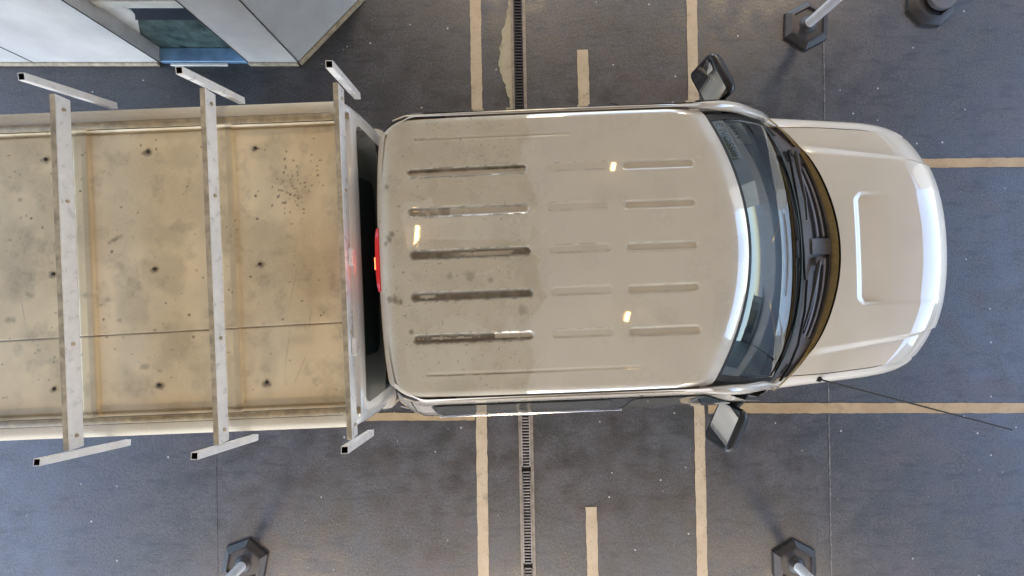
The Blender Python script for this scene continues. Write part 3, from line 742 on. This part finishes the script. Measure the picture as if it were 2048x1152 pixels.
# lower body ---------------------------------------------------
HWu = [(-.76, .915), (-.6, .94), (0, .962), (.8, .962), (1.3, .95), (1.6, .925), (1.8, .905), (2.1, .878), (2.4, .852), (2.55, .825), (2.635, .785), (2.71, .71), (2.775, .61), (2.832, .46), (2.87, .30), (2.886, .15), (2.892, 0)]
pts = []
for i in range(len(HWu) - 1):
    for k in range(5):
        p0, p1, p2, p3 = [Vector(HWu[min(max(i + a, 0), len(HWu) - 1)]) if i + a < len(HWu) else Vector((HWu[-2][0], -HWu[-2][1])) for a in (-1, 0, 1, 2)]
        x = k / 5; pts.append(.5 * ((2 * p1) + (p2 - p0) * x + (2 * p0 - 5 * p1 + 4 * p2 - p3) * x * x + (3 * p1 - p0 - 3 * p2 + p3) * x ** 3))
pts.append(Vector(HWu[-1])); out_ = pts + [Vector((p.x, -p.y)) for p in reversed(pts[:-1])]
nP = len(out_); rings_ = []
nor = []
for i, p in enumerate(out_):
    a = out_[max(i - 1, 0)]; b = out_[min(i + 1, nP - 1)]; d = (b - a).normalized(); nor.append(Vector((-d.y, d.x)) if False else Vector((d.y, -d.x)))
prof = [(.05, .34), (.01, .42), (0, .60), (0, .78), (.004, .88)]
vs = []
arch = lambda u, c: max(0, .37 ** 2 - (u - c) ** 2) ** .5
for k in range(9):
    for i, p in enumerate(out_):
        nn2 = nor[i]; sgn = 1 if (p + nn2 * .01).length > p.length or True else 1
        inn = -nn2 if (nn2.dot(p - Vector((1, 0))) > 0) else nn2
        if k < 5:
            q2 = p + inn * prof[k][0]; z = prof[k][1]
            if abs(p.y) > .6: z = max(z, .36 + arch(p.x, 2.13)) if k < 4 else max(z, .36 + arch(p.x, 2.13) + .03)
            vs.append((q2.x, q2.y, z)); continue
        fz = FZ(p.x) - .008 - float(ndrop(Fc(p.y) - p.x)) * (p.x > 2.2); front = sstep(1.55, 1.70, p.x)
        # target inner edge
        sv = float(SEAMV(p.x)) + .003
        if abs(p.y) > sv and p.x < 2.66:
            tgt = Vector((p.x, math.copysign(sv, p.y))); tgt = Vector((p.x, math.copysign(.925 if p.x < 1.55 else (.925 + (sv - .925) * front), p.y)))
            if p.x < 1.5: tgt = p + inn * .022
        else:
            tgt = p + inn * .07; fz = fz - .03 * sstep(2.66, 2.80, p.x)
        kk = (k - 4) / 4; e = math.sin(kk * math.pi / 2); q2 = p + (tgt - p) * (1 - math.cos(kk * math.pi / 2)) ** 1.0
        vs.append((q2.x, q2.y, .885 + (fz - .885) * e))
body = mesh_obj('body', vs, gridfaces(9, nP), PAINT, truck, 60)
# inner darkness under the hood seam
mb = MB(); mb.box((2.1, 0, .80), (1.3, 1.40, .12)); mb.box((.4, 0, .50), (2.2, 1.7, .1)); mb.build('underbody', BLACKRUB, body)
mb = MB(); mb.rings([[Vector((x, y, z)) for x, y in ((2.84, -.62), (2.925, -.42), (2.96, -.2), (2.965, 0), (2.96, .2), (2.925, .42), (2.84, .62), (2.8, .5), (2.86, 0), (2.8, -.5))] for z in (.66, .80)], True, True); mb.build('grille', BLACKRUB, body, 30)
mb = MB(); rr_ = [(2.60, -.86), (2.74, -.76), (2.86, -.55), (2.93, -.3), (2.95, 0), (2.93, .3), (2.86, .55), (2.74, .76), (2.60, .86), (2.6, .7), (2.75, 0), (2.6, -.7)]
mb.rings([[Vector((x, y, z)) for x, y in rr_] for z in (.38, .40, .60, .62)], True, True); mb.build('front_bumper', PAINT, body, 60)
for sg in (1, -1):
    mb = MB(); mb.rings([[Vector((x, sg * y, z)) for x, y in ((2.62, .80), (2.72, .735), (2.80, .62), (2.84, .52), (2.76, .50), (2.60, .72))] for z in (.70, .72, .86, .875)], True, True); mb.build('headlamp', LAMPGLASS, body, 40)
# wheels
for ux in (2.13, -1.30):
    for sg in (1, -1):
        mb = MB(); c_ = lambda r, y: [(r * math.cos(2 * math.pi * i / 40), y, r * math.sin(2 * math.pi * i / 40)) for i in range(40)]
        mb.rings([c_(.22, -.11), c_(.34, -.12), c_(.37, -.09), c_(.37, .09), c_(.34, .12), c_(.22, .11)])
        wo = empty('wheel', (ux, sg * .79, .37)); wo.parent = truck
        mb.build('tyre', TYRE, wo, 50)
        mb = MB(); mb.rings([c_(.22, sg * .10), c_(.19, sg * .06), c_(.06, sg * .09), c_(.02, sg * .095)], False, True); mb.build('rim', RIM, wo, 40)
# antenna
ab = L(1637, 758, 1.02)
mb = MB(); mb.tube([(ab[0], ab[1], 1.005), (ab[0], ab[1], 1.035), (ab[0] + .01, ab[1], 1.045)], [.02, .017, .008], 12); an = mb.build('antenna', BLACKRUB, truck)
tp = L(2025, 860, 1.55); bs = Vector((ab[0], ab[1], 1.04))
mb = MB(); mb.tube([bs + (Vector(tp) - bs) * k / 8 + Vector((0, 0, -.0)) for k in range(9)], [.006 - .0003 * k for k in range(9)], 8); mb.build('mast', BLACKRUB, an)

# mirrors ------------------------------------------------------
for sg in (1, -1):
    ctr = Vector((1.275, 1.065, 1.14)); wx = Vector((-.44, .90, 0)).normalized(); nb = Vector((-.90, -.44, 0)).normalized(); up = Vector((0, 0, 1))
    nb = (nb + up * .10).normalized(); up = (up - nb * up.dot(nb)).normalized()
    mir = lambda p: Vector((p.x, sg * p.y, p.z))
    def rrp(hw, hh, r, off, taper=0):
        o = []
        for a, b in rrect(-hw, -hh, hw, hh, r, 4, 3):
            o.append(mir(ctr + wx * (a - taper) + up * b - nb * off))
        return o
    mb = MB(); mb.rings([rrp(.120, .115, .03, -.004), rrp(.135, .130, .035, .002), rrp(.138, .134, .04, .02), rrp(.128, .122, .045, .055), rrp(.095, .092, .04, .085), rrp(.05, .05, .03, .095)], False, True)
    mo = mb.build('side_mirror', MIRPLAST, truck, 180)
    mb = MB(); mb.rings([rrp(.119, .114, .028, -.002), rrp(.06, .06, .02, -.002)], False, True); mb.build('mirror_glass', MIRROR, mo, 180)
    mb = MB(); mb.tube([mir(Vector((1.355, .97, 1.10))), mir(Vector((1.40, .93, 1.09))), mir(Vector((1.43, .87, 1.08)))], [.032, .038, .05], 12); mb.build('mirror_arm', MIRPLAST, mo, 60)
    # rear-facing convex spot mirror only on the far side
    if sg > 0:
        mb = MB(); sp = []
        for a, b in rrect(.045, .02, .108, .10, .02, 4, 2): sp.append(mir(ctr + wx * a + up * b + nb * .006))
        cc = sum(sp, Vector()) / len(sp)
        mb.rings([sp, [cc + (p - cc) * .5 + nb * .004 for p in sp]], False, True); mb.build('spot_mirror', MIRROR, mo, 180)

# cargo box shell ----------------------------------------------
U0, U1 = -3.3, -.80
def crr(inset, z, r=.11, fr=0):
    pts = rrect(U0 + inset, -.905 + inset, U1 - fr, .905 - inset, max(.02, r - inset * .3), 8, 14)
    return [Vector((a, b, z)) for a, b in pts]
mb = MB(); mb.rings([crr(0, 1.00), crr(.004, 1.2), crr(.02, 1.42), crr(.035, 1.53, fr=.004), crr(.045, 1.575, fr=.008), crr(.062, 1.597, fr=.018), crr(.085, 1.604, fr=.04), crr(.115, 1.604, fr=.05)])
vv = np.array([tuple(p) for p in mb.v]); dsh = sstep(1.45, 1.52, vv[:, 2]) * sstep(-.85, -.90, vv[:, 0]) * .9 + .35 * sstep(1.5, 1.3, vv[:, 2]) * sstep(-.85, -.9, vv[:, 0])
shell = mesh_obj('cargo_shell', mb.v, mb.f, CANPAINT, truck, 180, {'dust': dsh, 'grime_shade': dsh * .12 * fbm(vv[:, 0], vv[:, 1], 6, 3, 4)})
# rim rails
for sg in (1, -1):
    mb = MB(); mb.box((-2.05, sg * .768, 1.606), (2.46, .034, .018), None, .004); mb.build('rim_rail', simple('dusty_rail', (.40, .32, .20), .5, var=.25, scale=25, grit=.2), shell, 40)
n_, m_ = 560, 350
s = np.linspace(-3.28, -.868, n_)[:, None]; t_ = np.linspace(-.751, .751, m_)[None, :]
U = s + 0 * t_; V = t_ + 0 * s
Z = 1.585 + .003 * (fbm(U, V, 2, 2, 4) - .5)
ed = np.minimum(.751 - np.abs(V), (-.868 - U)); Z -= .012 * sstep(.026, .016, ed) * sstep(-.002, .012, ed)
Z += .006 * sstep(.0, -.006, ed - .014)
gr = .20 * sstep(.45, .70, fbm(U, V, 5, 6, 2)) + .32 * sstep(.52, .75, fbm(U, V, 13, 6, 29)) * fbm(U, V, 60, 3, 30); du = .9 * sstep(.35, .65, fbm(U, V, 2.5, 6, 17))
Zs = np.abs(V - (-.307 + (U + .885) * .015)); Z -= .004 * sstep(.005, .001, Zs); gr = np.maximum(gr, sstep(.0055, .002, Zs) * (.55 + .3 * fbm(U, V, 20, 2, 5)))
for (ub) in (-1.48, -2.238):
    d = np.abs(U - ub); Z += .010 * sstep(.045, .034, d); gr = np.maximum(gr, .45 * sstep(.0, .01, U - ub) * sstep(.045, .03, U - ub) * (.7 + .6 * (fbm(U, V, 12, 4, 7) - .5)))
bolts = [(295, 303), (510, 296), (308, 538), (519, 528), (317, 771), (533, 765), (90, 318), (105, 548), (107, 778)]
def blot(px, py, ru, rv, amt, ang=0):
    global gr
    cu, cv, _ = L(px, py, 1.585); a = R(ang); x = (U - cu) * math.cos(a) + (V - cv) * math.sin(a); y = -(U - cu) * math.sin(a) + (V - cv) * math.cos(a)
    gr = np.maximum(gr, amt * sstep(1.3, .4, np.hypot(x / ru, y / rv) + 1.0 * (fbm(U, V, 45, 3, int(px)) - .4)))
for b in bolts: blot(b[0], b[1] + 2, .030, .022, .75)
blot(230, 479, .045, .016, .6, 25)
for _ in range(60): blot(random.gauss(590, 30), random.gauss(380, 36), random.uniform(.004, .010), random.uniform(.003, .007), .8, random.uniform(0, 180))
for _ in range(150): blot(random.uniform(0, 690), random.uniform(250, 800), random.uniform(.003, .009), random.uniform(.003, .009), random.uniform(.4, 1.0))
for _ in range(14): blot(random.uniform(20, 690), random.uniform(260, 800), random.uniform(.04, .14), .0025, random.uniform(.2, .4), random.uniform(60, 110))
for (x, y, r_) in ((290, 735, .03), (320, 742, .02), (345, 700, .02), (60, 590, .03), (20, 640, .03), (240, 640, .018), (40, 400, .02), (200, 610, .02), (180, 590, .035), (20, 480, .02), (310, 660, .015), (215, 600, .03), (78, 700, .02)): blot(x, y, r_, r_ * .7, .42)
for (x, y, a_, l_) in ((575, 700, 80, .16), (600, 740, 65, .10), (590, 560, 75, .14), (480, 690, 85, .10), (620, 640, 80, .09)): blot(x, y, l_, .0035, .3, a_ + 180)
mesh_obj('shell_roof', np.stack([U, V, Z], -1).reshape(-1, 3), gridfaces(n_, m_), SHELLTOP, shell, 180, {'dust': du, 'grime_shade': gr})
mb = MB(); mb.box((-.861, 0, 1.596), (.010, 1.50, .006)); mb.box((-2.07, .754, 1.592), (2.42, .004, .008)); mb.box((-2.07, -.754, 1.592), (2.42, .004, .008)); mb.build('roof_groove', SEAM, shell)
mb = MB(); mb.box((-.846, 0, 1.6035), (.008, 1.62, .003)); mb.build('front_groove', SEAM, shell)
for b in bolts:
    p = L(b[0], b[1], 1.59); mb = MB(); mb.rings([[(p[0] + r_ * math.cos(a), p[1] + r_ * math.sin(a), z) for a in np.linspace(0, 2 * math.pi, 10, endpoint=False)] for r_, z in ((.009, 1.583), (.009, 1.590), (.005, 1.593))], False, True)
    mb.build('bolt', simple('rusty_bolt', (.05, .035, .02), .7), shell)
def ff(v, z):
    fr = np.interp(z, [1.0, 1.42, 1.53, 1.575], [0, 0, .004, .008]); return (U1 - fr + .004, v, z)
fw = patch('front_window', rrect(-.745, 1.08, .745, 1.548, .04), ff, DGLASS, shell, 4)
# bed below the shell
mb = MB(); mb.rings([[Vector((a, b, z)) for a, b in rrect(-2.62, -.93 + i_, -.785 - .01, .93 - i_, .07, 5, 10)] for z, i_ in ((.50, .03), (.6, 0), (.97, 0), (.998, .012))], True, True); mb.build('cargo_bed', PAINT, truck, 40)

# ladder racks -------------------------------------------------
TUBEIN = simple('tube_inside', (.012, .010, .008), .9)
def sq_tube(p_top, p_bot, half=.0165, wall=.003):
    p_top = Vector(p_top); p_bot = Vector(p_bot); d = (p_bot - p_top).normalized(); a = Vector((1, 0, 0)); b = d.cross(a).normalized(); a = b.cross(d).normalized()
    sq = lambda c, h: [c + a * (sx * h) + b * (sy * h) for sx, sy in ((-1, -1), (1, -1), (1, 1), (-1, 1))]
    o_ = MB(); o_.rings([sq(p_bot, half), sq(p_top, half), sq(p_top, half - wall)], True, False)
    i_ = MB(); i_.rings([sq(p_top + d * .001, half - wall), sq(p_top + d * .25, half - wall)], False, True)
    return o_, i_
def rack(ub, ut, ubot):
    r_ = empty('rack', (ub, 0, 1.78)); r_.parent = truck; o = Vector((ub, 0, 1.78))
    mb = MB(); mb.box(Vector((ub, 0, 1.740)) - o, (.025, 1.728, .080), None, .004); cb_ = mb.build('crossbar', STEEL, r_, 40)
    mb = MB(); mb.box(Vector((ub, 0, 1.7815)) - o, (.0235, 1.722, .002)); mb.build('bar_dust', STEELDIRT, cb_)
    for vb in (-.80, -.35, .35, .80):
        mb = MB(); c_ = Vector((ub + .0135, vb, 1.742)) - o
        mb.tube([c_, c_ + Vector((.007, 0, 0))], .009, 6); mb.build('bar_bolt', STEELDIRT, cb_, 30)
    for sg, vt in ((1, .880), (-1, .862)):
        a, b = sq_tube(Vector((ut, sg * vt, 1.92)) - o, Vector((ubot, sg * .928, 1.47)) - o)
        po = a.build('post', STEEL, r_, 30); b.build('post_opening', TUBEIN, po, 30)
rack(-1.46, -1.468, -1.452); rack(-2.185, -2.18, -2.155); rack(-.818, -.790, -.815)
for y_ in (515, 692):
    p = L(713, y_, 1.70); mb = MB(); mb.box((-.793, p[1], 1.72), (.022, .085, .05), None, .004); mb.build('clamp', STEEL, truck)
